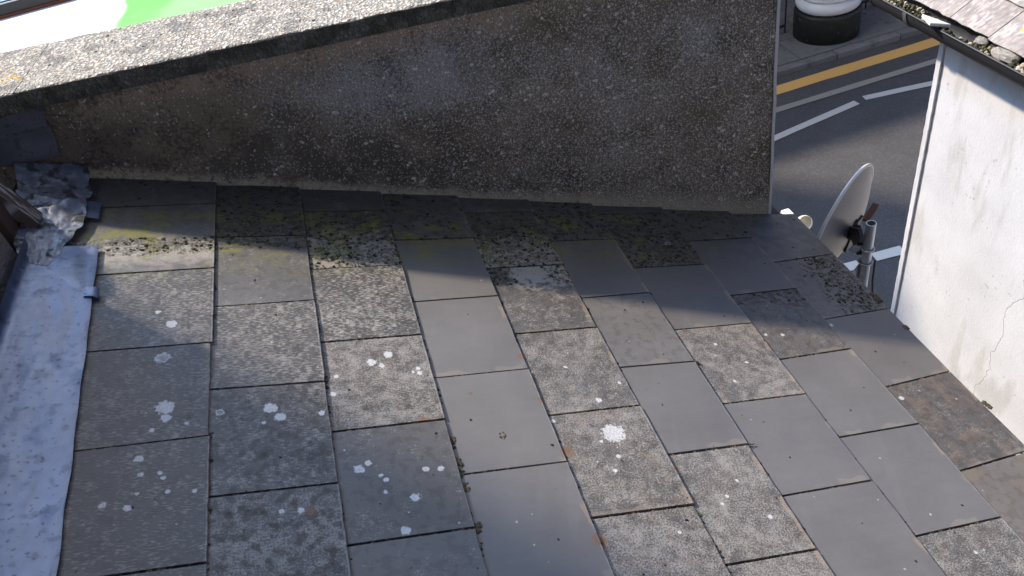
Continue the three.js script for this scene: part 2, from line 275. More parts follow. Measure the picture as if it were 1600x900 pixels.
  if (bb) for (const [kind, s] of bb) {
    const dx = u - s[0], dy = v - s[1], d = Math.sqrt(dx * dx + dy * dy) / s[2];
    if (d > 1.6) continue;
    const e = d + (fbm(u * 120 + s[0] * 90, v * 120 + s[1] * 70, 3) - .5) * (kind === 0 ? 1.0 : .95);
    if (kind === 0) { const t = sstep(1.05, .5, e) * .75; R *= 1 - .62 * t; Gc *= 1 - .63 * t; B *= 1 - .68 * t; h += .1 * t; }
    else if (kind === 1) { let t = sstep(1.02, .78, e) * (.72 + .28 * sstep(.35, .55, fbm(u * 210, v * 210, 2))); if (s[3]) t *= .35 + .65 * sstep(.45, .75, e); const l = .42 + .30 * noise(u * 500, v * 500); t *= s[2] < .004 ? .6 : .82; R = mix(R, l, t); Gc = mix(Gc, l * .995, t); B = mix(B, l * .96, t); ro = mix(ro, .95, t); h += .3 * t; }
    else { const t = sstep(1.1, .5, e) * .8; R = mix(R, .17, t); Gc = mix(Gc, .09, t); B = mix(B, .05, t); ro = mix(ro, .95, t); }
  }
  // moss film and algae on the damp strip
  const mz = mossAt(u, v); const gr = fbm(u * 21 + 70, v * 21 + 31, 4);
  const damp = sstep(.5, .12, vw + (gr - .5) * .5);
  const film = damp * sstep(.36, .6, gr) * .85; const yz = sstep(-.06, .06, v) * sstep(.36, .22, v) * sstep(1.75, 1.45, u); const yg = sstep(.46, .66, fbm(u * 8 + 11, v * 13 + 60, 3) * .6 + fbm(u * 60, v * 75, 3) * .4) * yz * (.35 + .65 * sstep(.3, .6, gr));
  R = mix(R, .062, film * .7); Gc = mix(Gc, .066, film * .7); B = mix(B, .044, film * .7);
  R = mix(R, .17, yg * .8); Gc = mix(Gc, .175, yg * .8); B = mix(B, .035, yg * .8);
  const mk = sstep(.05, .4, mz) * .6 * sstep(.3, .55, fbm(u * 120 + 5, v * 120, 2)); R = mix(R, .03, mk); Gc = mix(Gc, .03, mk); B = mix(B, .02, mk); ro = mix(ro, .97, mk); h += .25 * mk;
  o[0] = R; o[1] = Gc; o[2] = B; o[3] = ro; o[4] = h;
}, THREE.MirroredRepeatWrapping);
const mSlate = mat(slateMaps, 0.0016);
const mDeck = plain(0.035, 0.033, 0.03, 0.95);
const roof = thing('lean_to_roof', 'low-pitched roof of big grey slates, some clean and some lichen-mottled, filling the foreground', 'roof');
const T = 0.0078;
const slateH = (c, u, extra = 0) => T * 1.25 - (TAIL[c] - u) * (T / G) + extra;   // top of a course above the roof plane
function slateGeo(c, i) {
  const uT = TAIL[c] + rr(-.0025, .0025), uH = (c ? TAIL[c - 1] : -.06) - .09, gap = .0030;
  const n = 10, lift = rr(0, .0012), tilt = rr(-.0012, .0012);
  const sdv = rr(0, 99);
  const vA = u => jointV(c, i, u) + gap + (noise(u * 45 + sdv, 1) - .5) * .0016, vB = u => jointV(c, i + 1, u) - gap + (noise(u * 45 + sdv, 7) - .5) * .0016;
  const vmin = c === 8 ? -.055 : -9;
  const pos = [], uv = [], idx = [];
  const put = (u, v, h) => { const p = RP(u, v, h); pos.push(p.x, p.y, p.z); uv.push((u - TU0) / TLU, (v - TV0) / TLV); return pos.length / 3 - 1; };
  const us = [uH, (uH * .4 + uT * .6), uT - .0016, uT];     // last strip is the chamfered arris
  const rows = us.map((u, k) => { const r = []; for (let j = 0; j <= n; j++) {
      const t = j / n; let uu = u; if (k >= 2) { uu += (noise(t * 9 + sdv, 3) - .5) * .003 - (noise(t * 26 + sdv, 5) > .8 ? .0035 * noise(t * 40 + sdv, 6) : 0); }
      const v = Math.max(vmin, mix(vA(uu), vB(uu), t)); const h = slateH(c, uu) + lift + tilt * (t - .5) * 2 - (k === 3 ? .0014 : 0); r.push([uu, v, h]); } return r; });
  const quad = (a, b, cc, d) => idx.push(a, cc, b, b, cc, d);
  // top
  for (let k = 0; k < 3; k++) { const A = rows[k].map(q => put(...q)), Bq = rows[k + 1].map(q => put(...q)); for (let j = 0; j < n; j++) quad(A[j], A[j + 1], Bq[j], Bq[j + 1]); }
  // tail face and the two ends
  { const A = rows[3].map(q => put(...q)), Bq = rows[3].map(q => put(q[0], q[1], q[2] - T + .0014)); for (let j = 0; j < n; j++) quad(A[j], A[j + 1], Bq[j], Bq[j + 1]); }
  for (const e of [0, n]) { const A = rows.map(r => put(...r[e])), Bq = rows.map(r => put(r[e][0], r[e][1], r[e][2] - T)); for (let j = 0; j < 3; j++) e ? quad(A[j], Bq[j], A[j + 1], Bq[j + 1]) : quad(A[j], A[j + 1], Bq[j], Bq[j + 1]); }
  const g = new THREE.BufferGeometry(); g.setAttribute('position', new THREE.Float32BufferAttribute(pos, 3)); g.setAttribute('uv', new THREE.Float32BufferAttribute(uv, 2)); g.setIndex(idx); g.computeVertexNormals(); return g;
}
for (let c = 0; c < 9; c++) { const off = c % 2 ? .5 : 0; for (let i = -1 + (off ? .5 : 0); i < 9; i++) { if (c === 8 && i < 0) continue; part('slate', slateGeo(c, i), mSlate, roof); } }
// boarding under the slates, eaves board and the wall that carries the eaves
part('boarding', slabGeo(1, 1, (s, t) => RP(mix(-.3, 2.235, s), mix(-.4, 2.8, t), -.017), .02, NUP), mDeck, roof);
part('eaves_board', boxAt(2.055, 2.075, -.98, -.835, -.02, 2.8), plain(.05, .05, .052, .6), roof);

// ---------------------------------------------------------------- rendered walls
const renderMaps = makeMaps(1024, 1024, (a, b, o) => {
  const x = a * 2, y = b * 2, n = fbm(x * 6, y * 6, 5), f = fbm(x * 120, y * 120, 3), s = sstep(.5, .7, fbm(x * 3 + 20, y * 5 + 3, 4));
  const v = .20 * (.7 + .5 * n) * (.8 + .4 * f) * (1 - .35 * s); o[0] = v * 1.05; o[1] = v * .97; o[2] = v * .84; o[3] = .95; o[4] = f * .7 + n * .3;
});
const mRender = mat(renderMaps, .006);
part('supporting_wall', boxAt(1.80, 2.04, STREET, -.84, -.02, 2.8, 2), mRender, roof);
const house = thing('rendered_house_wall', 'low weathered rendered wall beside the lead flashing at the left edge', 'wall');
part('wall', boxAt(-.48, -.200, STREET, .46, .235, 6.5, 2), mRender, house);
part('wall_cap', boxAt(-.50, -.185, .462, .50, .22, 6.5, 2), mSlab, house);
const shadeHouse = thing('added_shade_house', 'added tall house block left of the roofs, out of the picture, shading the left slates', 'house');  // unseen block, added and placed to cast soft shade over the left slates
part('wall', boxAt(-9, -2.61, STREET, 7.0, -2.12, 7, 2), mRender, shadeHouse);
part('cornice', boxAt(-9.1, -2.58, 7.002, 7.2, -2.15, 7.1, 2), mSlab, shadeHouse);
for (const z of [-1.0, 1.4, 4]) for (const y of [1.0, 4.0]) { const w = part('window', mergeGeometries([boxAt(-2.609, -2.56, y, y + 1.5, z - .06, z), boxAt(-2.609, -2.56, y, y + 1.5, z + 1, z + 1.06), boxAt(-2.609, -2.56, y + 1.44, y + 1.5, z, z + 1), boxAt(-2.609, -2.5, y - .08, y - .002, z - .1, z + 1.1)]), plain(.78, .78, .75, .4), shadeHouse); part('pane', boxAt(-2.608, -2.59, y, y + 1.438, z + .002, z + .998), plain(.03, .035, .04, .08), w); }

// ---------------------------------------------------------------- parapet wall with its coping
const PD = V(.99627, 0, .08633), PN = V(-.08633, 0, .99627), PA = V(-.101, 0, -.184);
const PP = (s, y, off = 0) => PA.clone().addScaledVector(PD, s).addScaledVector(PN, off).setY(y);
const SW0 = -.6, SWL = 2.8, YW0 = -.95, YWL = 1.3;
const CRK = [[[-.02, .26], [.035, .235], [.045, .205], [.03, .16], [.028, .135]], [[.03, .12], [.07, .118], [.085, .095], [.09, .05], [.105, .01]]];
const segd = (px, py, a, b) => { const dx = b[0] - a[0], dy = b[1] - a[1], t = clamp(((px - a[0]) * dx + (py - a[1]) * dy) / (dx * dx + dy * dy)); return Math.hypot(px - a[0] - t * dx, py - a[1] - t * dy); };
const parapetMaps = makeMaps(2048, 1024, (a, b, o) => {
  const s = SW0 + a * SWL, y = YW0 + b * YWL; const base = -.03 - .372 * s + .068;   // roof line along the wall
  const hb = y - (.038 - .379 * s), ht = (.297 - .034 * s) - y;
  const n = fbm(s * 4 + 9, y * 4, 5), m = fbm(s * 16, y * 16 + 4, 4), f = noise(s * 420, y * 420);
  let v = .140 * (.6 + .55 * n + .3 * m) * (.75 + .5 * f), R = v * 1.42, Gc = v * 1.12, B = v * .72, h = .3 + .15 * m + .1 * f, ro = .95;
  // grey weathered bloom with a fine grain, in patches in the upper middle
  const zone = 1.15 * Math.exp(-Math.pow((s - .98) / .42, 2) - Math.pow((ht - .16) / .15, 2)) + .55 * Math.exp(-Math.pow((s - 1.75) / .35, 2) - Math.pow((ht - .3) / .28, 2));
  const gr = sstep(.52, .78, fbm(s * 150, y * 150, 2) * .8 + zone * .42 + (n - .5) * .5 - .04);
  R = mix(R, .36, gr * .8); Gc = mix(Gc, .34, gr * .8); B = mix(B, .31, gr * .8);
  // sheltered clean render just below the coping
  const tan = sstep(.10, .035, ht + (m - .5) * .09 + (n - .5) * .08) * sstep(-.2, .3, s) * sstep(1.5, 1.25, s + (m - .5) * .4); R = mix(R, .36, tan * .8); Gc = mix(Gc, .27, tan * .8); B = mix(B, .19, tan * .8);
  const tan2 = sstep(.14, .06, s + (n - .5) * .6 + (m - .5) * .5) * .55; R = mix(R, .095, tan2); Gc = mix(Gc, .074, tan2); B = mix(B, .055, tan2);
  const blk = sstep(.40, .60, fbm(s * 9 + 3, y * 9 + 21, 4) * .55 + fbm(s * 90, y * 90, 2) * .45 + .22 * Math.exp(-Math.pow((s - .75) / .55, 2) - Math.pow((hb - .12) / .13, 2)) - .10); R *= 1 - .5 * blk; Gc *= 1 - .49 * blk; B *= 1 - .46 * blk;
  // brown and ochre algae
  const oc = sstep(.55, .7, fbm(s * 6 + 33, y * 6 + 2, 4)) * sstep(.8, 1.5, s); R = mix(R, .10, oc * .5); Gc = mix(Gc, .075, oc * .5); B = mix(B, .03, oc * .5);
  // pebbles of the dash: paler stones standing proud, more of them to the right
  for (let q = 0; q < 2; q++) {
    const sc = q ? 74 : 165, w = worley(s * sc + q * 40 + noise(s * 60, y * 60), y * sc * 1.05 + q * 11), id = w[1], d = w[0];
    const pr = clamp(.08 + .46 * sstep(.2, 1.5, s) + .35 * (n - .5)) * (q ? .22 : 1);
    if (id < pr) { const t = sstep(.46, .30, d) * (.45 + .55 * noise(id * 900, 3)), l = .32 + .42 * NT[(id * 60000) | 0]; R = mix(R, l * 1.1, t); Gc = mix(Gc, l, t); B = mix(B, l * .83, t); h += .5 * sstep(.5, .1, d); }
    else h += .16 * sstep(.5, .1, d);
  }
  // pale splash band along the foot
  const ft = sstep(.05 + .05 * sstep(.9, 2, s), .012, hb + (m - .5) * .05) * sstep(.2, .6, fbm(s * 50, y * 50, 3) + .1 * s); R = mix(R, .46, ft * .85); Gc = mix(Gc, .39, ft * .85); B = mix(B, .25, ft * .85);
  for (const c of CRK) for (let k = 0; k < c.length - 1; k++) { const d = segd(s + (m - .5) * .01, y, c[k], c[k + 1]); if (d < .0013) { R *= .6; Gc *= .6; B *= .6; h -= .3; } }
  o[0] = R; o[1] = Gc; o[2] = B; o[3] = ro; o[4] = h;
});
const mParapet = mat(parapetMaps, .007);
const parapet = thing('parapet_wall', 'dark pebbledashed parapet wall topped with pale aggregate coping, behind the slates', 'wall');
const puv = (p, s, y) => [(s - SW0) / SWL, (y - YW0) / YWL];
{
  const topY = s => .297 - .034 * s, S1 = 2.118, face = (s, y) => PP(s, y, (fbm(s * 5, y * 5, 3) - .5) * .010);
  const f = gridGeo(110, 50, (a, b) => { const s = mix(-1.6, S1, a), y = mix(STREET, 1, 0) * 0 + mix(-1.0, topY(s), b); return face(s, y); }, (a, b) => { const s = mix(-1.6, S1, a); return puv(0, s, mix(-1.0, topY(s), b)); });
  const back = gridGeo(2, 2, (a, b) => { const s = mix(S1, -1.6, a); return PP(s, mix(STREET, topY(s), b), -.26); }, (a, b) => puv(0, mix(S1, -1.6, a), mix(-1, .3, b)));
  const end2 = gridGeo(1, 2, (a, b) => PP(-1.6, mix(-1, topY(-1.6), b), mix(-.26, 0, a)), (a, b) => [a * .1, b]);
  const low = gridGeo(2, 2, (a, b) => { const s = mix(-1.6, S1, a); return PP(s, mix(STREET, -1.0, b), 0); }, (a, b) => puv(0, mix(-1.6, S1, a), mix(-.9, .2, b)));
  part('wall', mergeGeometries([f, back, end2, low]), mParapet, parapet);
  const mEnd = plain(.55, .52, .46, .9);
  part('painted_end', slabGeo(12, 60, (a, b) => { const y = mix(STREET, topY(S1), b); return PP(S1 + .010 + (noise(y * 30, a * 3) - .5) * .004, y, mix(-.26, .004 + (noise(y * 50, 4) - .5) * .007, a)); }, .010, PD.clone(), (a, b) => [a, b]), mEnd, parapet);
}
const copingMaps = makeMaps(2048, 1024, (a, b, o) => {
  const x = a * 1.6, y = b * .8;
  const w1 = worley(x * 92, y * 92); const d1 = w1[0], i1 = w1[1]; const w2 = worley(x * 170 + 9, y * 170); const d2 = w2[0], i2 = w2[1];
  const n = fbm(x * 7, y * 7, 4), st = fbm(x * 12 + 40, y * 12, 4);
  const big = i1 > .35, d = big ? d1 : d2, id = big ? i1 : i2, t = sstep(.62, .38, d);
  const l = .20 + .44 * NT[(id * 64000) | 0] * (.8 + .4 * n), wm = NT[(id * 31000 + 50) | 0];
  let R = mix(.21, l * mix(1, 1.1, wm), t), Gc = mix(.19, l * mix(.97, .96, wm), t), B = mix(.145, l * mix(.85, .73, wm), t), h = .2 + .6 * sstep(.7, .1, d);
  const g = sstep(.52, .70, st) * .6; R = mix(R, .10, g); Gc = mix(Gc, .095, g); B = mix(B, .085, g);
  if (b > .62) { // the mossy, blackened front edge
    const k = .80 + .2 * sstep(.4, .6, st); R = mix(R, .058, k); Gc = mix(Gc, .054, k); B = mix(B, .036, k);
    const ms = sstep(.55, .7, fbm(x * 45, y * 45, 3)); R = mix(R, .13, ms * .6); Gc = mix(Gc, .125, ms * .6); B = mix(B, .06, ms * .6);
    const pe = sstep(.80, .86, fbm(x * 80 + 5, y * 80, 2)); R = mix(R, .2, pe); Gc = mix(Gc, .19, pe); B = mix(B, .16, pe);
  }
  o[0] = R; o[1] = Gc; o[2] = B; o[3] = .9; o[4] = h;
});
const mCoping = mat(copingMaps, .006);
const mOchre = plain(.50, .30, .04, .95), mOchreB = plain(.55, .42, .12, .95);
function coping(s0, s1) {
  const prof = []; // front foot, front top (rounded), back top, back foot
  const add = (off, y) => prof.push([off, y]);
  for (let k = 0; k <= 4; k++) add(.052, mix(0, .044, k / 4));
  for (let k = 1; k <= 4; k++) { const t = k / 4 * Math.PI / 2; add(.052 - .009 * (1 - Math.cos(t)), .044 + .009 * Math.sin(t)); }
  for (let k = 1; k <= 26; k++) add(mix(.043, -.312, k / 26), .053 - .008 * k / 26);
  for (let k = 1; k <= 3; k++) add(-.316, mix(.045, -.005, k / 3));
  add(-.1, -.005); add(.052, 0);
  const L = s1 - s0, N = Math.max(6, Math.round(L / .02)), M = prof.length - 1;
  let acc = [0]; for (let k = 1; k <= M; k++) acc.push(acc[k - 1] + Math.hypot(prof[k][0] - prof[k - 1][0], prof[k][1] - prof[k - 1][1]));
  const P = (a, k) => { const s = mix(s0, s1, a), q = prof[k]; const j = (noise(s * 40, k * 1.3) - .5) * .004, jj = (noise(s * 14 + 7, k * .9) - .5) * .004; return PP(s, .297 - .031 * s + q[1] + (k > 4 && k < M - 2 ? j : 0), q[0] + (k < 8 ? jj : 0)); };
  const g = gridGeo(N, M, (a, b) => P(a, Math.round(b * M)), (a, b) => { const k = Math.round(b * M), s = mix(s0, s1, a); return k <= 5 ? [s / 1.6, .70 + acc[k] / .8] : [s / 1.6, (acc[k] - acc[5]) / .8 + .01]; });
  // duplicate row 5 so the front edge and the top keep their own part of the map
  const caps = [0, 1].map(e => { const pos = [], uv = [], idx = []; const c0 = PP(e ? s1 : s0, .297 - .031 * (e ? s1 : s0) + .024, -.13); pos.push(c0.x, c0.y, c0.z); uv.push(.3, .3); for (let k = 0; k <= M; k++) { const p = P(e, k); pos.push(p.x, p.y, p.z); uv.push(.3 + prof[k][0], .3 + prof[k][1]); if (k) e ? idx.push(0, k + 1, k) : idx.push(0, k, k + 1); } const gg = new THREE.BufferGeometry(); gg.setAttribute('position', new THREE.Float32BufferAttribute(pos, 3)); gg.setAttribute('uv', new THREE.Float32BufferAttribute(uv, 2)); gg.setIndex(idx); gg.computeVertexNormals(); return gg; });
  return mergeGeometries([g, ...caps]);
}
for (const [a, b] of [[-1.6, -.032], [-.0295, .405], [.4065, 1.16], [1.1615, 2.15]]) part('coping_stone', coping(a, b), mCoping, parapet);

// ---------------------------------------------------------------- lead work at the head of the roof
const leadMaps = makeMaps(1024, 1024, (a, b, o) => {
  const x = a * 1.5, y = b * 1.5, n = fbm(x * 5, y * 9, 5), m = fbm(x * 22 + 4, y * 16, 4), s = fbm(x * 70, y * 40, 3), f = noise(x * 400, y * 400);
  let v = .27 * (.78 + .4 * n) + .03 * (f - .5); const white = sstep(.54, .74, m * .6 + n * .4), dk = sstep(.58, .72, fbm(x * 30 + 50, y * 30 + 20, 4)), pit = sstep(.72, .8, fbm(x * 90 + 3, y * 90, 2));
  let R = v * .80, Gc = v * .90, B = v * 1.10; R = mix(R, .38, white * .6); Gc = mix(Gc, .43, white * .6); B = mix(B, .52, white * .6);
  R *= 1 - .3 * dk; Gc *= 1 - .29 * dk; B *= 1 - .27 * dk; R *= 1 - .5 * pit; Gc *= 1 - .5 * pit; B *= 1 - .5 * pit;
  o[0] = R; o[1] = Gc; o[2] = B; o[3] = .42 + .3 * white + .12 * s; o[4] = .4 * n + .3 * m + .15 * s;
});
const mLead = mat(leadMaps, .003, { metalness: .55 }); mLead.color.setRGB(.58, .66, .80); mLead.roughness = .85;
const mLeadDark = mat(leadMaps, .003, { metalness: .3 }); mLeadDark.color.setRGB(.52, .46, .42);
const dirtyMaps = makeMaps(512, 512, (a, b, o) => {
  const x = a * .6, y = b * .6, n = fbm(x * 14, y * 14, 5), m = fbm(x * 45 + 4, y * 45, 4), f = noise(x * 500, y * 500);
  let v = .22 * (.7 + .5 * n) + .03 * (f - .5), R = v * .96, Gc = v, B = v * 1.05, ro = .5; const wh = sstep(.5, .66, m); R = mix(R, .42, wh * .5); Gc = mix(Gc, .44, wh * .5); B = mix(B, .46, wh * .5);
  const d = sstep(.52, .66, fbm(x * 22 + 30, y * 22 + 7, 5)); R = mix(R, .035, d * .85); Gc = mix(Gc, .035, d * .85); B = mix(B, .024, d * .85); ro = mix(ro, .95, d);
  const g = sstep(.58, .7, fbm(x * 26 + 80, y * 26, 4)); R = mix(R, .10, g * .4); Gc = mix(Gc, .10, g * .4); B = mix(B, .055, g * .4);
  o[0] = R; o[1] = Gc; o[2] = B; o[3] = ro; o[4] = .4 * n + .3 * m + .3 * d;
});
const mLeadDirty = mat(dirtyMaps, .004, { metalness: .3 }); mLeadDirty.color.setRGB(.72, .77, .88);
const duv = (a, b, p) => [p.x / .6, p.z / .6];
const luv = (a, b, p) => [p.x / 1.5, p.z / 1.5];
const apron = thing('lead_apron', 'long blue-white lead flashing strip along the foot of the rendered house wall', 'flashing');
{
  const edge = v => mix(-.041, .004, clamp((v - .19) / .98)) + (noise(v * 9, 2) - .5) * .005;
  const wall = -.2035;
  const top = (a, b) => { const v = mix(.20, 2.75, b) - .012 * noise(a * 5, 3) * (b === 0 ? 1 : 0); const w = (fbm(a * 3 + 5, v * 5, 3) - .5) * .010;
    if (a < .16) { const k = a / .16, t = (1 - k) * Math.PI / 2; const ux = wall / CT + .018 * (1 - Math.sin(t)); return RP(ux + .012, v, .014 + .02 * (1 - Math.cos(t)) + (k === 0 ? .012 : 0)); }
    const k = (a - .16) / .84, u = mix(wall / CT + .03, edge(v), k); return RP(u, v, .0125 + w * Math.sin(k * Math.PI) - (k > .97 ? .001 : 0)); };
  part('lead_sheet', slabGeo(28, 150, top, .0022, NUP, luv), mLead, apron);
  for (const v of [.395, 1.55, 2.4]) part('clip', slabGeo(4, 4, (a, b) => RP(mix(-.050, -.018, a), v + mix(-.018, .019, b) + .004 * a, .0165 + .002 * Math.sin(a * 3) - (a > .9 ? .004 : 0)), .002, NUP, luv), mLead, apron);
}
const saddle = thing('lead_saddle', 'crumpled dirty lead sheet dressed into the corner under the broken timber', 'flashing');
{
  const L = [[-.188, .262], [-.212, .19], [-.215, .108], [-.225, .011], [-.24, -.066], [-.25, -.16]], R = [[-.132, .282], [-.097, .172], [-.076, .091], [-.074, -.019], [-.074, -.088], [-.082, -.170]], hh = [.016, .024, .026, .028, .034, .062];
  const lerpT = (arr, t) => { const k = Math.min(arr.length - 2, Math.floor(t * (arr.length - 1))), f = t * (arr.length - 1) - k; return Array.isArray(arr[0]) ? [mix(arr[k][0], arr[k + 1][0], f), mix(arr[k][1], arr[k + 1][1], f)] : mix(arr[k], arr[k + 1], f); };
  const y0 = x => -x / CT * 0 - x * Math.tan(TH);
  const top = (a, b) => { const l = lerpT(L, b), r = lerpT(R, b); let x = mix(l[0], r[0], a), z = mix(l[1], r[1], a); x += (noise(b * 9, 3) - .5) * .014 * a; const cr = (fbm(a * 4 + 2, b * 6 + 1, 4) - .5) + .5 * Math.abs(fbm(a * 6 + 22, b * 9 + 1, 2) - .5); const fold = .014 * Math.exp(-Math.pow((b - .47 - .12 * a) / .035, 2)) + .010 * Math.exp(-Math.pow((b - .72 + .2 * a) / .03, 2));
    const y = -x * Math.tan(TH) + (lerpT(hh, b)) + cr * .019 * (1 - .5 * a) + fold - .006 * a; return V(x, Math.max(y, -x * Math.tan(TH) + .0135), z); };
  part('lead_sheet', slabGeo(40, 60, top, .0024, NUP, duv), mLeadDirty, saddle);
  part('tab', slabGeo(6, 6, (a, b) => V(mix(-.092, -.047, a), mix(.049, .030, a) + .006 * Math.sin(b * 3) + .004 * (1 - a), mix(-.030, .055, b) + .004 * a), .002, NUP, luv), mLead, saddle);
}
const steps = thing('stepped_flashing', 'two overlapping dark lead pieces stepped up the parapet under the coping', 'flashing');
const quadSheet = (P4, off, wob, sd) => slabGeo(14, 8, (a, b) => { const p = V().lerpVectors(P4[0].clone().lerp(P4[1], a), P4[3].clone().lerp(P4[2], a), b); return p.addScaledVector(PN, off + (fbm(a * 5 + sd, b * 3, 2) - .5) * wob + .012 * b); }, .002, PN, (a, b, p) => [p.x / 1.5, p.y / 1.5 + sd]);
part('lead_piece', quadSheet([V(-.40, .278, -.198), V(-.102, .288, -.173), V(-.113, .228, -.174), V(-.40, .232, -.199)], .006, .016, .3), mLeadDark, steps);
part('lead_piece', quadSheet([V(-.42, .237, -.199), V(-.111, .237, -.172), V(-.126, .138, -.173), V(-.42, .158, -.199)], .002, .014, .7), mLeadDark, steps);

// broken timber end standing over the saddle
const woodMaps = makeMaps(512, 512, (a, b, o) => {
  const g = fbm(a * 3, b * 40, 4), n = fbm(a * 9 + 4, b * 14, 4), p = sstep(.5, .58, n * .6 + g * .4); const v = .05 * (.5 + g);
  o[0] = mix(v * 1.5, .32, p * .8); o[1] = mix(v * 1.05, .31, p * .8); o[2] = mix(v * .8, .30, p * .8); o[3] = .9; o[4] = g * .7 + p * .3;
});
const mWood = mat(woodMaps, .004), mWoodBare = plain(.055, .034, .026, .95);
const timber = thing('broken_timber', 'rotten brown timber end with peeling paint, jutting over the crumpled lead corner', 'timber');
{
  const a = V(-.168, .107, .095), b = V(-.245, .30, .085); const d = b.clone().sub(a).normalize();
  const g = slabGeo(10, 20, (s, t) => { const p = a.clone().addScaledVector(d, t * .34 - (t === 0 ? .018 * noise(s * 9, 4) : 0)); p.addScaledVector(V(0, 0, 1), (s - .5) * .055); return p.add(V(.004 * noise(t * 14, s * 6), 0, 0)); }, .03, V(.93, .37, 0).normalize(), (s, t) => [t * .6, s * .3]);
  part('board', g, mWood, timber);
  part('splintered_end', slabGeo(8, 4, (s, t) => a.clone().addScaledVector(d, -.010 + t * .02).add(V(-.034 + .012 * t, -.004 + .01 * noise(s * 7, 2), (s - .5) * .06)), .016, V(.9, .4, 0).normalize(), (s, t) => [s, t]), mWoodBare, timber);
  part('backing_block', rbox(.05, .20, .10, .006), mWoodBare, timber, V(-.235, .17, .12));
}

// ---------------------------------------------------------------- neighbour's painted roof and rooflight behind the coping
const paintedMaps = makeMaps(1024, 512, (a, b, o) => {
  const x = -2.6 + a * 4.6, z = -2.4 + b * 2.2, n = fbm(x * 9, z * 9, 4), e = fbm(x * 5 + 3, z * 3, 3);
  const g = sstep(-.125, -.085, x + (e - .5) * .10), lite = sstep(.0, .25, x + (e - .5) * .5 + (z + 1.7) * .25) * .8;
  o[0] = mix(.80, mix(.10, .24, lite), g) * (.94 + .1 * n); o[1] = mix(.81, mix(.44, .52, lite), g) * (.94 + .1 * n); o[2] = mix(.80, mix(.035, .16, lite), g) * (.94 + .1 * n); o[3] = .55; o[4] = .5 * n;
});
const neighbour = thing('painted_flat_roof', 'flat roof painted white and bright green, seen over the coping', 'roof');
part('roof_surface', (() => { const g = boxAt(-2.55, 1.2, -.05, .1, -2.42, -.52); const p = g.attributes.position, uv = g.attributes.uv; for (let i = 0; i < p.count; i++) uv.setXY(i, (p.getX(i) + 2.6) / 4.6, (p.getZ(i) + 2.4) / 2.2); return g; })(), mat(paintedMaps, .002), neighbour);
part('wall', boxAt(-2.53, 1.18, STREET, -.052, -2.40, -.54, 2), mRender, neighbour);
const light = thing('rooflight', 'black-framed rooflight standing on the white painted roof', 'rooflight');
part('kerb', boxAt(-2.2, -.35, .1, .112, -2.34, -1.812), plain(.22, .07, .04, .6), light);
part('frame', boxAt(-2.21, -.34, .1125, .152, -2.35, -1.818), plain(.012, .012, .013, .35), light);
part('trim', rod(V(-2.2, .156, -1.822), V(-.35, .156, -1.822), .003, 8), plain(.6, .6, .6, .3, .8), light);
{ const gm = new THREE.MeshPhysicalMaterial({ roughness: .08, metalness: 0, color: 0x8d9a94 }); for (let k = 0; k < 3; k++) { const x0 = -2.18 + k * .61; part('pane', slabGeo(1, 1, (a, b) => V(mix(x0, x0 + .58, a), mix(.162, .30, b), mix(-1.84, -2.33, b)), .006, V(0, .96, .27)), gm, light); } }

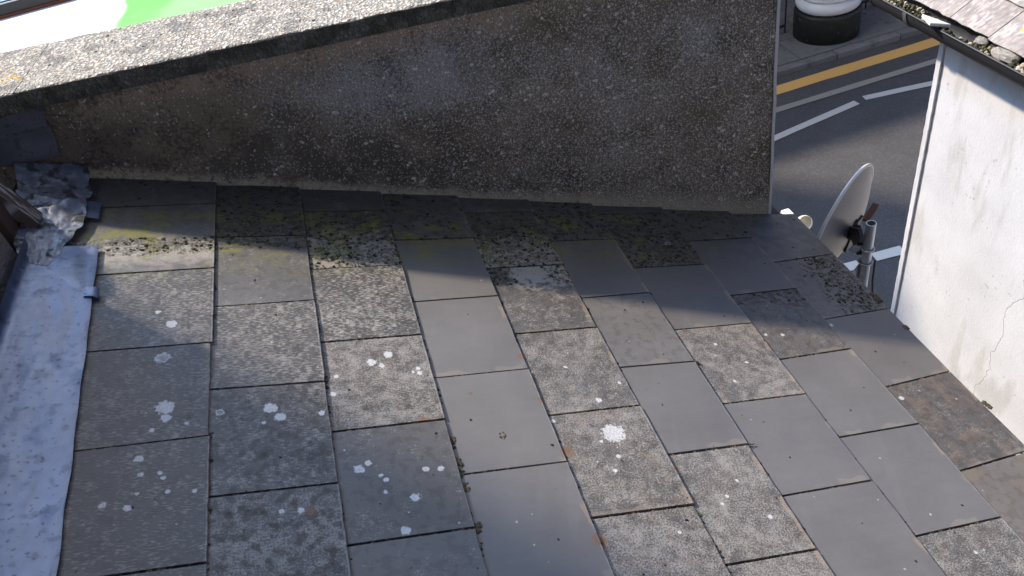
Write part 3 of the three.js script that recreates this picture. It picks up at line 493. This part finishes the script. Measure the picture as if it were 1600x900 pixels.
// ---------------------------------------------------------------- satellite dish on the wall below the eaves
const mDish = plain(.34, .31, .265, .45, .1), mDishRim = plain(.62, .62, .60, .4, .1), mGalv = plain(.50, .52, .53, .42, .75), mBlk = plain(.02, .02, .021, .5), mCream = plain(.72, .68, .55, .5), mRust = plain(.10, .045, .03, .9);
const dish = thing('satellite_dish', 'grey satellite dish seen from behind on a steel mast below the slate eaves', 'satellite dish');
{
  const C = V(2.300, -.896, .019), ax = V(-.515, .178, -.84).normalize(), e2 = V(0, 1, 0).addScaledVector(ax, -ax.y).normalize(), e1 = V().crossVectors(e2, ax).normalize();
  const RA = .215, RB = .25, DEP = .058;
  const surf = (r, t, off) => C.clone().addScaledVector(e1, RA * r * Math.cos(t)).addScaledVector(e2, RB * r * Math.sin(t)).addScaledVector(ax, -DEP * (1 - r * r) + off);
  const mk = off => gridGeo(14, 56, (a, b) => surf(a, b * Math.PI * 2, off));
  const front = mk(.0012), back = mk(-.0012); back.setIndex(Array.from(back.index.array).reverse()); back.computeVertexNormals();
  part('reflector', mergeGeometries([front, back]), mDish, dish);
  const rim = []; for (let k = 0; k < 56; k++) rim.push(surf(1.008, k / 56 * Math.PI * 2, 0)); part('rim', tube(rim, .0062, 112, 8, true), mDishRim, dish);
  const bk = surf(0, 0, 0), M0 = V(2.28, -1.16, .2185), M1 = V(2.28, -.748, .2185);
  const mast = part('mast', (() => { const o = new THREE.Shape(); o.absarc(0, 0, .0175, 0, Math.PI * 2); const h = new THREE.Path(); h.absarc(0, 0, .0145, 0, Math.PI * 2, true); o.holes.push(h); const g = new THREE.ExtrudeGeometry(o, { depth: M1.y - M0.y, bevelEnabled: false, curveSegments: 20 }); g.rotateX(-Math.PI / 2); g.translate(M0.x, M0.y, M0.z); return g; })(), mGalv, dish);
  // clamp bracket between mast and reflector
  const side = V().crossVectors(V(0, 1, 0), bk.clone().sub(M1).setY(0).normalize());
  const br = part('bracket', mergeGeometries([bar(V(bk.x, -.905, bk.z).addScaledVector(ax, -.004), V(M0.x, -.875, M0.z).addScaledVector(ax, .02), .034, .05), bar(bk.clone().addScaledVector(side, .03), V(M1.x, -.80, M1.z).addScaledVector(side, .03), .012, .05), bar(bk.clone().addScaledVector(e2, -.09), bk.clone().addScaledVector(e2, .06), .06, .012, ax)]), mBlk, dish);
  part('clamp', new THREE.TorusGeometry(.0215, .0035, 8, 24).rotateX(Math.PI / 2), mGalv, dish, V(M0.x, -.862, M0.z));
  part('clamp', new THREE.TorusGeometry(.0215, .0035, 8, 24).rotateX(Math.PI / 2), mGalv, dish, V(M0.x, -.925, M0.z));
  part('pivot_knob', rod(bk.clone().addScaledVector(side, .055).add(V(.012, .052, .02)), bk.clone().addScaledVector(side, .02).add(V(.012, .052, .02)), .019, 18), mBlk, dish);
  part('wing_nut', mergeGeometries([bar(V(2.255, -.862, .200), V(2.232, -.880, .188), .012, .026), rod(V(2.262, -.858, .205), V(2.238, -.874, .19), .008, 10)]), mGalv, dish);
  part('elevation_strut', bar(V(2.300, -.785, .16), V(2.362, -.757, .125), .022, .012), mRust, dish);
  // wall bracket under the eaves
  part('wall_arm', mergeGeometries([bar(V(2.05, -1.10, .2185), V(2.285, -1.10, .2185), .03, .006), bar(V(2.05, -1.30, .30), V(2.28, -1.11, .222), .028, .005), bar(V(2.05, -1.30, .14), V(2.28, -1.11, .215), .028, .005)]), mGalv, dish);
  part('gusset', (() => { const sh = new THREE.Shape([new THREE.Vector2(0, 0), new THREE.Vector2(.012, .17), new THREE.Vector2(-.05, .11), new THREE.Vector2(-.22, -.05)]); const g = new THREE.ExtrudeGeometry(sh, { depth: .003, bevelEnabled: false }); g.rotateY(.12); g.translate(2.268, -1.09, .205); return g; })(), mGalv, dish);
  part('wall_plate', rbox(.008, .26, .22, .002), mGalv, dish, V(2.046, -1.19, .2185));
  // feed arm and the cream head at its end
  const LN = V(2.312, -1.076, -.25), lowp = surf(.93, -Math.PI / 2, 0);
  part('feed_arm', bar(lowp.clone().addScaledVector(ax, -.05), LN.clone().addScaledVector(e2, -.03), .018, .022), mGalv, dish);
  const head = part('receiver_head', (() => { const pts = [[0, -.055], [.016, -.055], [.017, -.02], [.020, -.012], [.030, .012], [.0315, .03], [.0305, .036], [.026, .037], [.024, .030], [0, .027]].map(q => new THREE.Vector2(...q)); const g = new THREE.LatheGeometry(pts, 28); g.applyQuaternion(new THREE.Quaternion().setFromUnitVectors(V(0, 1, 0), C.clone().sub(LN).normalize())); g.translate(LN.x, LN.y, LN.z); return g; })(), mCream, dish);
  part('head_body', rbox(.04, .045, .07, .008), mCream, dish, LN.clone().addScaledVector(ax, .05).add(V(-.012, .005, 0)));
  part('cable', tube([LN.clone().addScaledVector(e2, -.035), lowp.clone().addScaledVector(e2, -.02), V(2.26, -1.15, .12), V(2.30, -1.08, .245), V(2.302, -1.0, .242), V(2.306, -.92, .235)], .0035, 40, 6), mRust, dish);
}

// ---------------------------------------------------------------- the white house across the alley
const XW = 4.05;
const whiteMaps = makeMaps(1536, 1024, (a, b, o) => {
  const z = -1.7 + a * 4.5, y = -4.2 + b * 3.0, n = fbm(z * 2.5, y * 2.5, 4), f = fbm(z * 60, y * 60, 3), g = noise(z * 300, y * 300);
  let v = .66 * (.82 + .26 * n) * (.93 + .12 * f), R = v, Gc = v * .995, B = v * .97, h = .4 * f + .25 * g + .25 * n;
  const sp = sstep(.71, .77, fbm(z * 26 + 9, y * 30, 3)) * sstep(.45, .62, fbm(z * 3 + 1, y * 3 + 6, 3)); R *= 1 - .22 * sp; Gc *= 1 - .23 * sp; B *= 1 - .25 * sp; h -= .2 * sp;
  const st = sstep(.55, .75, fbm(z * 6 + 50, y * 1.3 + 8, 4)) * .16; R *= 1 - st; Gc *= 1 - st * 1.05; B *= 1 - st * 1.25;
  const wob = (fbm(y * 3.5, 3, 4) - .5) * .16; const cz = mix(-.69, -.40, 0) + wob * .6 + (y < -2.6 ? (-2.6 - y) * -.05 + .01 : (y + 2.6) * -.1);
  const d1 = Math.abs(z - (-.655 + (y + 2.75) * .10 + wob)); if (y < -2.2 && y > -3.75 && d1 < .0012 + .0018 * g) { R *= .5; Gc *= .49; B *= .46; h -= .4; }
  const d2 = Math.abs(y + 2.2 - (z + .70) * 1.1 - (fbm(z * 20, 8, 2) - .5) * .12); if (z > -.70 && z < -.2 && d2 < .004) { R *= .4; Gc *= .4; B *= .38; h -= .4; }
  o[0] = R; o[1] = Gc; o[2] = B; o[3] = .9; o[4] = h;
});
const mWhite = mat(whiteMaps, .0022);
const mPinkish = (() => mat(makeMaps(256, 256, (a, b, o) => { const n = fbm(a * 6, b * 40, 4), p = sstep(.6, .7, fbm(a * 30, b * 30 + 7, 3)); const v = .5 * (.75 + .4 * n); o[0] = mix(v, .2, p); o[1] = mix(v * .90, .13, p); o[2] = mix(v * .84, .10, p); o[3] = .7; o[4] = n; }), .001))();
const whiteHouse = thing('white_house', 'white rendered house wall with a long crack and black gutter, across the alley', 'house');
{
  const wuv = g => { const p = g.attributes.position, uv = g.attributes.uv; for (let i = 0; i < p.count; i++) uv.setXY(i, (p.getZ(i) + 1.7 + (p.getX(i) - XW) * .5) / 4.5, (p.getY(i) + 4.2) / 3.0); return g; };
  part('wall', wuv(boxAt(XW, 10, STREET, -1.12, -1.62, 7)), mWhite, whiteHouse);
  part('corner_bead', wuv(slabGeo(3, 80, (a, b) => { const y = mix(STREET, -1.15, b); return V(XW - .016 + (noise(y * 25, a * 4) - .5) * .005, y, mix(-1.635, -1.598, a) + (noise(y * 18, 9) - .5) * .005); }, .014, V(-1, 0, 0))), mWhite, whiteHouse);
  part('fascia_board', boxAt(3.957, 3.978, -1.262, -1.10, -2.02, 7, 1), mPinkish, whiteHouse);
  part('soffit', boxAt(3.979, XW + .1, -1.215, -1.205, -2.02, 7, 1), mPinkish, whiteHouse);
  part('barge_board', boxAt(3.979, 9.9, -1.204, -1.12, -2.02, -1.99, 1), mPinkish, whiteHouse);
  // half-round gutter
  const GR = .066, GX = 3.888, GY = -1.102;
  const arcP = (r, t) => [GX + r * Math.cos(t), GY + 1.45 * r * Math.sin(t)];
  const sh = new THREE.Shape(); for (let k = 0; k <= 20; k++) { const [x, y] = arcP(GR, Math.PI + k / 20 * Math.PI); k ? sh.lineTo(x, y) : sh.moveTo(x, y); } for (let k = 20; k >= 0; k--) { const [x, y] = arcP(GR - .004, Math.PI + k / 20 * Math.PI); sh.lineTo(x, y); }
  const gg = new THREE.ExtrudeGeometry(sh, { depth: 9, bevelEnabled: false }); gg.translate(0, 0, -2.03);
  const gutterMat = mat(makeMaps(512, 256, (a, b, o) => { const n = fbm(a * 6, b * 50, 4), v = .016 + .012 * n; o[0] = v * 1.05; o[1] = v; o[2] = v * 1.02; o[3] = .38 + .3 * n; o[4] = n; }), .0006);
  const gut = part('gutter', gg, gutterMat, whiteHouse);
  part('stop_end', (() => { const s = new THREE.Shape(); for (let k = 0; k <= 20; k++) { const [x, y] = arcP(GR + .003, Math.PI + k / 20 * Math.PI); k ? s.lineTo(x, y) : s.moveTo(x, y); } const g = new THREE.ExtrudeGeometry(s, { depth: .02, bevelEnabled: false }); g.translate(0, 0, -2.05); return g; })(), gutterMat, gut);
  const bead = part('gutter_bead', rod(V(GX - GR + .001, GY + .001, -2.03), V(GX - GR + .001, GY + .001, 6.9), .006, 10), gutterMat, gut);
  for (const z of [-1.72, -.75, .2]) { const s = new THREE.Shape(); for (let k = 0; k <= 20; k++) { const [x, y] = arcP(GR + .006, Math.PI + k / 20 * Math.PI); k ? s.lineTo(x, y) : s.moveTo(x, y); } for (let k = 20; k >= 0; k--) { const [x, y] = arcP(GR + .001, Math.PI + k / 20 * Math.PI); s.lineTo(x, y); } const g = new THREE.ExtrudeGeometry(s, { depth: .03, bevelEnabled: false }); g.translate(0, 0, z); part('bracket', g, plain(.10, .10, .10, .5), gut); }
  // slates at the eaves of the white house
  const pitch = .55, cp = Math.cos(pitch), sp = Math.sin(pitch), HP = (q, z, h = 0) => V(3.935 + q * cp - h * sp, -1.075 + q * sp + h * cp, z);
  const oldMaps = makeMaps(768, 768, (a, b, o) => {
    const x = a * 2, y = b * 2, n = fbm(x * 5, y * 5, 4), f = fbm(x * 50, y * 28, 4), l = sstep(.5, .62, fbm(x * 7 + 30, y * 7, 4) * .6 + f * .4), ye = sstep(.735, .77, fbm(x * 9 + 70, y * 9 + 4, 4));
    const v = .24 * (.7 + .6 * n) * (.6 + .8 * f); let R = v * 1.12, Gc = v * .98, B = v * .86; R = mix(R, .42, l * .6); Gc = mix(Gc, .385, l * .6); B = mix(B, .345, l * .6); R = mix(R, .55, ye * .9); Gc = mix(Gc, .40, ye * .9); B = mix(B, .06, ye * .9);
    o[0] = R; o[1] = Gc; o[2] = B; o[3] = .9; o[4] = f * .6 + l * .3;
  });
  const mOld = mat(oldMaps, .004);
  for (let r = 0; r < 7; r++) for (let k = 0; k < 12; k++) {
    const z0 = -2.05 + k * .30 + (r % 2) * .15, q0 = -.02 + r * .22, j = rr(-.006, .006);
    part('roof_slate', slabGeo(6, 2, (a, b) => HP(q0 + j + mix(0, .30, b) + (b === 0 ? (noise(a * 8 + k, r) - .5) * .02 : 0), z0 + a * .295, .018 - b * .022 + .003 * noise(k * 3, r * 5)), .008, V(-sp, cp, 0), (a, b, p) => [p.z / 2 + r * .37, p.x / 2 + k * .21]), mOld, whiteHouse);
  }
  part('roof_boarding', slabGeo(1, 1, (a, b) => HP(mix(.03, 6, a), mix(-2.0, 7, b), -.016), .05, V(-sp, cp, 0)), mDeck, whiteHouse);
}
// stuff lying in that gutter
{
  const G0 = new THREE.IcosahedronGeometry(1, 1); { const p = G0.attributes.position; for (let i = 0; i < p.count; i++) { const k = .75 + .5 * noise(p.getX(i) * 3 + 9, p.getY(i) * 3 + p.getZ(i) * 5); p.setXYZ(i, p.getX(i) * k, p.getY(i) * k, p.getZ(i) * k); } G0.computeVertexNormals(); }
  const N = 1500, im = new THREE.InstancedMesh(G0, plain(1, 1, 1, .97), N), M = new THREE.Matrix4(), col = new THREE.Color();
  for (let i = 0; i < N; i++) {
    const z = rr(-2.0, .6), gapz = z > -1.50 && z < -1.25; const r = Math.pow(rnd(), 2) * .014 + .004; const x = 3.905 + rr(-.035, .045), y = -1.165 + (gapz ? -.02 : .018) + rr(0, .045) * (1 - Math.abs(x - 3.91) / .06) * (noise(z * 6, 2) + .3);
    M.compose(V(x, y, z), new THREE.Quaternion().setFromEuler(new THREE.Euler(rr(0, 6), rr(0, 6), rr(0, 6))), V(r, r * rr(.5, .9), r)); im.setMatrixAt(i, M);
    const t = rnd(); t < .55 ? col.setRGB(.035, .036, .016) : t < .8 ? col.setRGB(.09, .08, .035) : col.setRGB(.38, .33, .23); im.setColorAt(i, col);
  }
  im.name = 'gutter_moss'; im.userData = { kind: 'stuff', label: 'dark moss and crumbs of mortar filling the black gutter', category: 'moss' }; scene.add(im);
  const lump = (x, y, z, a, b, c, sd) => { const g = new THREE.IcosahedronGeometry(1, 3), p = g.attributes.position; for (let i = 0; i < p.count; i++) { const k = .8 + .45 * fbm(p.getX(i) * 2 + sd, p.getY(i) * 2 + p.getZ(i) * 1.7 + sd, 3); p.setXYZ(i, p.getX(i) * a * k, p.getY(i) * b * k, p.getZ(i) * c * k); } g.computeVertexNormals(); g.translate(x, y, z); return g; };
  const mMortar = mat(renderMaps, .006); mMortar.color.setRGB(2.0, 1.95, 1.9);
  single('mortar_lump', lump(3.915, -1.115, -1.02, .05, .035, .085, 3), mMortar, 'large pale mortar lump in the gutter nearest the right edge', 'mortar');
  single('mortar_lump', lump(3.92, -1.11, -1.20, .028, .022, .04, 8), mMortar, 'small pale mortar lump in the gutter beside the dark gap', 'mortar');
  const tri = new THREE.Shape([new THREE.Vector2(0, 0), new THREE.Vector2(.17, .02), new THREE.Vector2(.05, .095)]); const tg = new THREE.ExtrudeGeometry(tri, { depth: .012, bevelEnabled: true, bevelSize: .003, bevelThickness: .003, bevelSegments: 1 });
  tg.rotateX(-Math.PI / 2); tg.rotateY(Math.PI / 2 * 1.12); tg.rotateZ(-.25); tg.translate(3.872, -1.09, -1.40);
  single('slate_fragment', tg, plain(.62, .60, .57, .85), 'white triangular fragment of slate lodged in the gutter', 'fragment');
}

// ---------------------------------------------------------------- across the street: column, railings, buildings
const mWhitePaint = plain(.78, .78, .75, .35), mBlackPaint = mat(makeMaps(512, 256, (a, b, o) => { const n = fbm(a * 20, b * 8, 4), s = sstep(.7, .76, fbm(a * 40 + 8, b * 20, 3)); o[0] = mix(.016 + .012 * n, .2, s * .6); o[1] = mix(.017 + .012 * n, .19, s * .6); o[2] = mix(.015 + .006 * n, .17, s * .6); o[3] = .42 + .2 * n; o[4] = n; }), .001);
const column = thing('portico_column', 'fat round white column on a black painted plinth, across the street', 'column');
{
  const cx = 6.86, cz = -7.03; const L = pts => { const g = new THREE.LatheGeometry(pts.map(q => new THREE.Vector2(...q)), 72); g.translate(cx, PAVE + .002, cz); return g; };
  part('plinth', L([[0, 0], [.425, 0], [.425, .34], [.418, .362], [.40, .368], [0, .368]]), mBlackPaint, column);
  const tor = (y0, y1, r) => { const p = []; for (let k = 0; k <= 12; k++) { const t = -Math.PI / 2 + k / 12 * Math.PI; p.push([r - (y1 - y0) / 2 + (y1 - y0) / 2 * Math.cos(t), (y0 + y1) / 2 + (y1 - y0) / 2 * Math.sin(t)]); } return p; };
  part('base_moulding', L([[0, .3685], ...tor(.3685, .54, .415), [.37, .542], [.365, .56], [.355, .58], [.36, .60], ...tor(.602, .70, .395), [.335, .76], [.325, .80], [0, .80]]), mWhitePaint, column);
  part('shaft', L([[0, .801], [.32, .801], [.318, 1.5], [.30, 2.6], [.285, 3.2], [0, 3.2]]), mWhitePaint, column);
  part('capital', L([[0, 3.201], [.30, 3.201], [.31, 3.25], [.29, 3.27], [.30, 3.32], [.38, 3.42], [.40, 3.5], [0, 3.5]]), mWhitePaint, column);
}
function railing(x0, x1, z, label) {
  const r = thing('railing', label, 'railing', 'black iron railings across the street'); const n = Math.round((x1 - x0) / .125);
  part('bottom_rail', boxAt(x0, x1, PAVE + .09, PAVE + .115, z - .02, z + .02), mBlk, r); part('top_rail', boxAt(x0, x1, PAVE + 1.0, PAVE + 1.03, z - .022, z + .022), mBlk, r);
  for (let k = 0; k <= n; k++) { const x = mix(x0, x1, k / n); part('bar', mergeGeometries([rod(V(x, PAVE, z), V(x, PAVE + 1.12, z), .011, 8), new THREE.ConeGeometry(.022, .09, 8).translate(x, PAVE + 1.16, z)]), mBlk, r); }
}
railing(3.6, 6.42, -7.32, 'black iron railing to the left of the white column, mostly hidden by the parapet');
railing(7.52, 9.9, -7.32, 'black iron railing to the right of the white column, running behind the gutter');
const mBrick = mat(renderMaps, .006); mBrick.color.setRGB(1.2, 1.0, .85);
function building(name, x0, x1, top, label, m) {
  const b = thing(name, label, 'building');
  part('wall', boxAt(x0, x1, STREET, top, -10.8, -8.61, 2), m, b); part('cornice', boxAt(x0 - .005, x1 + .005, top + .002, top + .2, -10.9, -8.4, 2), mSlab, b);
  for (let y = -3.2; y < top - 1.8; y += 2.9) for (let x = x0 + .9; x < x1 - 1.2; x += 2.4) { const w = part('window', mergeGeometries([boxAt(x - .06, x, y, y + 1.5, -8.609, -8.55), boxAt(x + 1, x + 1.06, y, y + 1.5, -8.609, -8.55), boxAt(x, x + 1, y + 1.44, y + 1.5, -8.609, -8.55), boxAt(x - .1, x + 1.1, y - .08, y - .002, -8.609, -8.48)]), mWhitePaint, b); part('pane', boxAt(x + .002, x + .998, y + .002, y + 1.438, -8.608, -8.59), plain(.03, .035, .04, .08), w); }
}
building('shop_building', -1.98, 14, .95, 'low rendered building behind the column and railings, out of the picture', mBrick);
building('tall_building', -14, -2.02, 6.3, 'tall rendered building further along the street, out of the picture', mRender);

// ---------------------------------------------------------------- moss, crumbs and lichen lying on the slates and the coping
{
  const clump = (sd, flat) => { const g = new THREE.IcosahedronGeometry(1, 1), p = g.attributes.position; for (let i = 0; i < p.count; i++) { const k = .6 + .8 * noise(p.getX(i) * 4 + sd, p.getY(i) * 4 + p.getZ(i) * 6 + sd); p.setXYZ(i, p.getX(i) * k, p.getY(i) * k * flat, p.getZ(i) * k); } g.computeVertexNormals(); return g; };
  const rot = new THREE.Quaternion().setFromUnitVectors(V(0, 1, 0), NUP);
  const list = [];
  let guard = 0;
  while (list.length < 5200 && guard++ < 400000) { // damp strip
    const u = rr(-.02, 2.24), v = rr(-.2, .75); const m = mossAt(u, v); if (rnd() > m * 1.5) continue; const [c] = slateAt(u, v);
    list.push([u, v, slateH(c, u), Math.pow(rnd(), 4) * .0038 + .0008, rnd() < .13 ? 2 : rnd() < .62 ? 0 : 1]);
  }
  const nearEdge = (u, v, c, n, spread) => { for (let k = 0; k < n; k++) { const uu = u + rr(-spread, spread), vv = v + rr(-.004, .004); list.push([uu, vv, slateH(c, u) - .003, rr(.0012, .0036), rnd() < .45 ? 0 : rnd() < .5 ? 1 : 3]); } };
  for (let c = 0; c < 9; c++) for (let i = (c % 2 ? .5 : 0); i < 5; i++) { // along the side joints
    const n = Math.round(14 + 26 * noise(c * 3.1, i * 5.7)); for (let k = 0; k < n; k++) { const u = (c ? TAIL[c - 1] : .0) + rr(.003, .24) * 1; if (noise(u * 30 + c * 9, i * 7) < .42) continue; nearEdge(u, jointV(c, i, u), c, 2, .006); }
  }
  for (let c = 0; c < 8; c++) for (let k = 0; k < 170; k++) { const v = rr(-.1, 1.4); if (noise(v * 14 + c * 31, c * 3) < .52) continue; list.push([TAIL[c] + rr(0, .005), v, slateH(c + 1, TAIL[c]) + .001, rr(.001, .0034), rnd() < .5 ? 0 : rnd() < .6 ? 1 : 3]); } // under the tails
  for (let k = 0; k < 110; k++) { const u = rr(0, 2.2), v = rr(.2, 1.45), [c] = slateAt(u, v); list.push([u, v, slateH(c, u), rr(.0012, .003), rnd() < .8 ? 0 : 3]); }
  for (const [u, v, r] of [[.745, 1.02, .006], [.748, .955, .005], [.744, 1.05, .006], [.748, 1.09, .005], [.865, .955, .0028], [.75, 1.19, .006], [2.25, .52, .008], [2.25, .50, .006], [2.25, .66, .008], [2.262, 1.0, .006]]) for (let k = 0; k < 12; k++) { const [c] = slateAt(u, v); list.push([u + rr(-.008, .008), v + rr(-.012, .012), slateH(c, u), r * rr(.4, .9), rnd() < .6 ? 1 : 3]); }
  const im = new THREE.InstancedMesh(clump(3, .6), plain(1, 1, 1, .97), list.length), M = new THREE.Matrix4(), col = new THREE.Color();
  const C4 = [[.020, .020, .012], [.052, .050, .022], [.10, .10, .028], [.10, .055, .028]];
  list.forEach(([u, v, h, r, t], i) => { const q = rot.clone().multiply(new THREE.Quaternion().setFromAxisAngle(V(0, 1, 0), rr(0, 6.28))); M.compose(RP(u, v, h + r * .25), q, V(r * rr(.8, 1.6), r, r * rr(.8, 1.3))); im.setMatrixAt(i, M); const k = rr(.7, 1.3); col.setRGB(C4[t][0] * k, C4[t][1] * k, C4[t][2] * k); im.setColorAt(i, col); });
  im.name = 'moss'; im.userData = { kind: 'stuff', label: 'dark and yellow-green moss clumps on the slates along the parapet and joints', category: 'moss' }; scene.add(im);
  // yellow lichen on the coping
  const L2 = []; for (let k = 0; k < 260; k++) { const s = -.11 + rr(-1, 1) * rnd() * .07, o = -.06 + rr(-1, 1) * rnd() * .10; if (noise(s * 60, o * 60) > .45) L2.push([s, o]); }
  const im2 = new THREE.InstancedMesh(clump(9, .35), plain(1, 1, 1, .95), L2.length + 40);
  for (let k = 0; k < L2.length + 40; k++) { const lone = k >= L2.length; const s = lone ? rr(0, 1.1) : L2[k][0], o = lone ? rr(-.28, .03) : L2[k][1], r = lone ? rr(.002, .006) : rr(.002, .006); const y = .297 - .031 * s + .053 - .008 * clamp((.043 - o) / .355); M.compose(PP(s, y, o), new THREE.Quaternion().setFromAxisAngle(V(0, 1, 0), rr(0, 6)), V(r, r * .8, r)); im2.setMatrixAt(k, M); lone ? col.setRGB(.03, .028, .02) : rnd() < .6 ? col.setRGB(.52, .30, .04) : col.setRGB(.55, .48, .30); im2.setColorAt(k, col); }
  im2.name = 'coping_lichen'; im2.userData = { kind: 'stuff', label: 'yellow lichen and black moss specks on the pale coping', category: 'lichen' }; scene.add(im2);
}

scene.traverse(o => { if (o.isMesh && o !== sky) { o.castShadow = true; o.receiveShadow = true; } });
renderer.render(scene, camera);
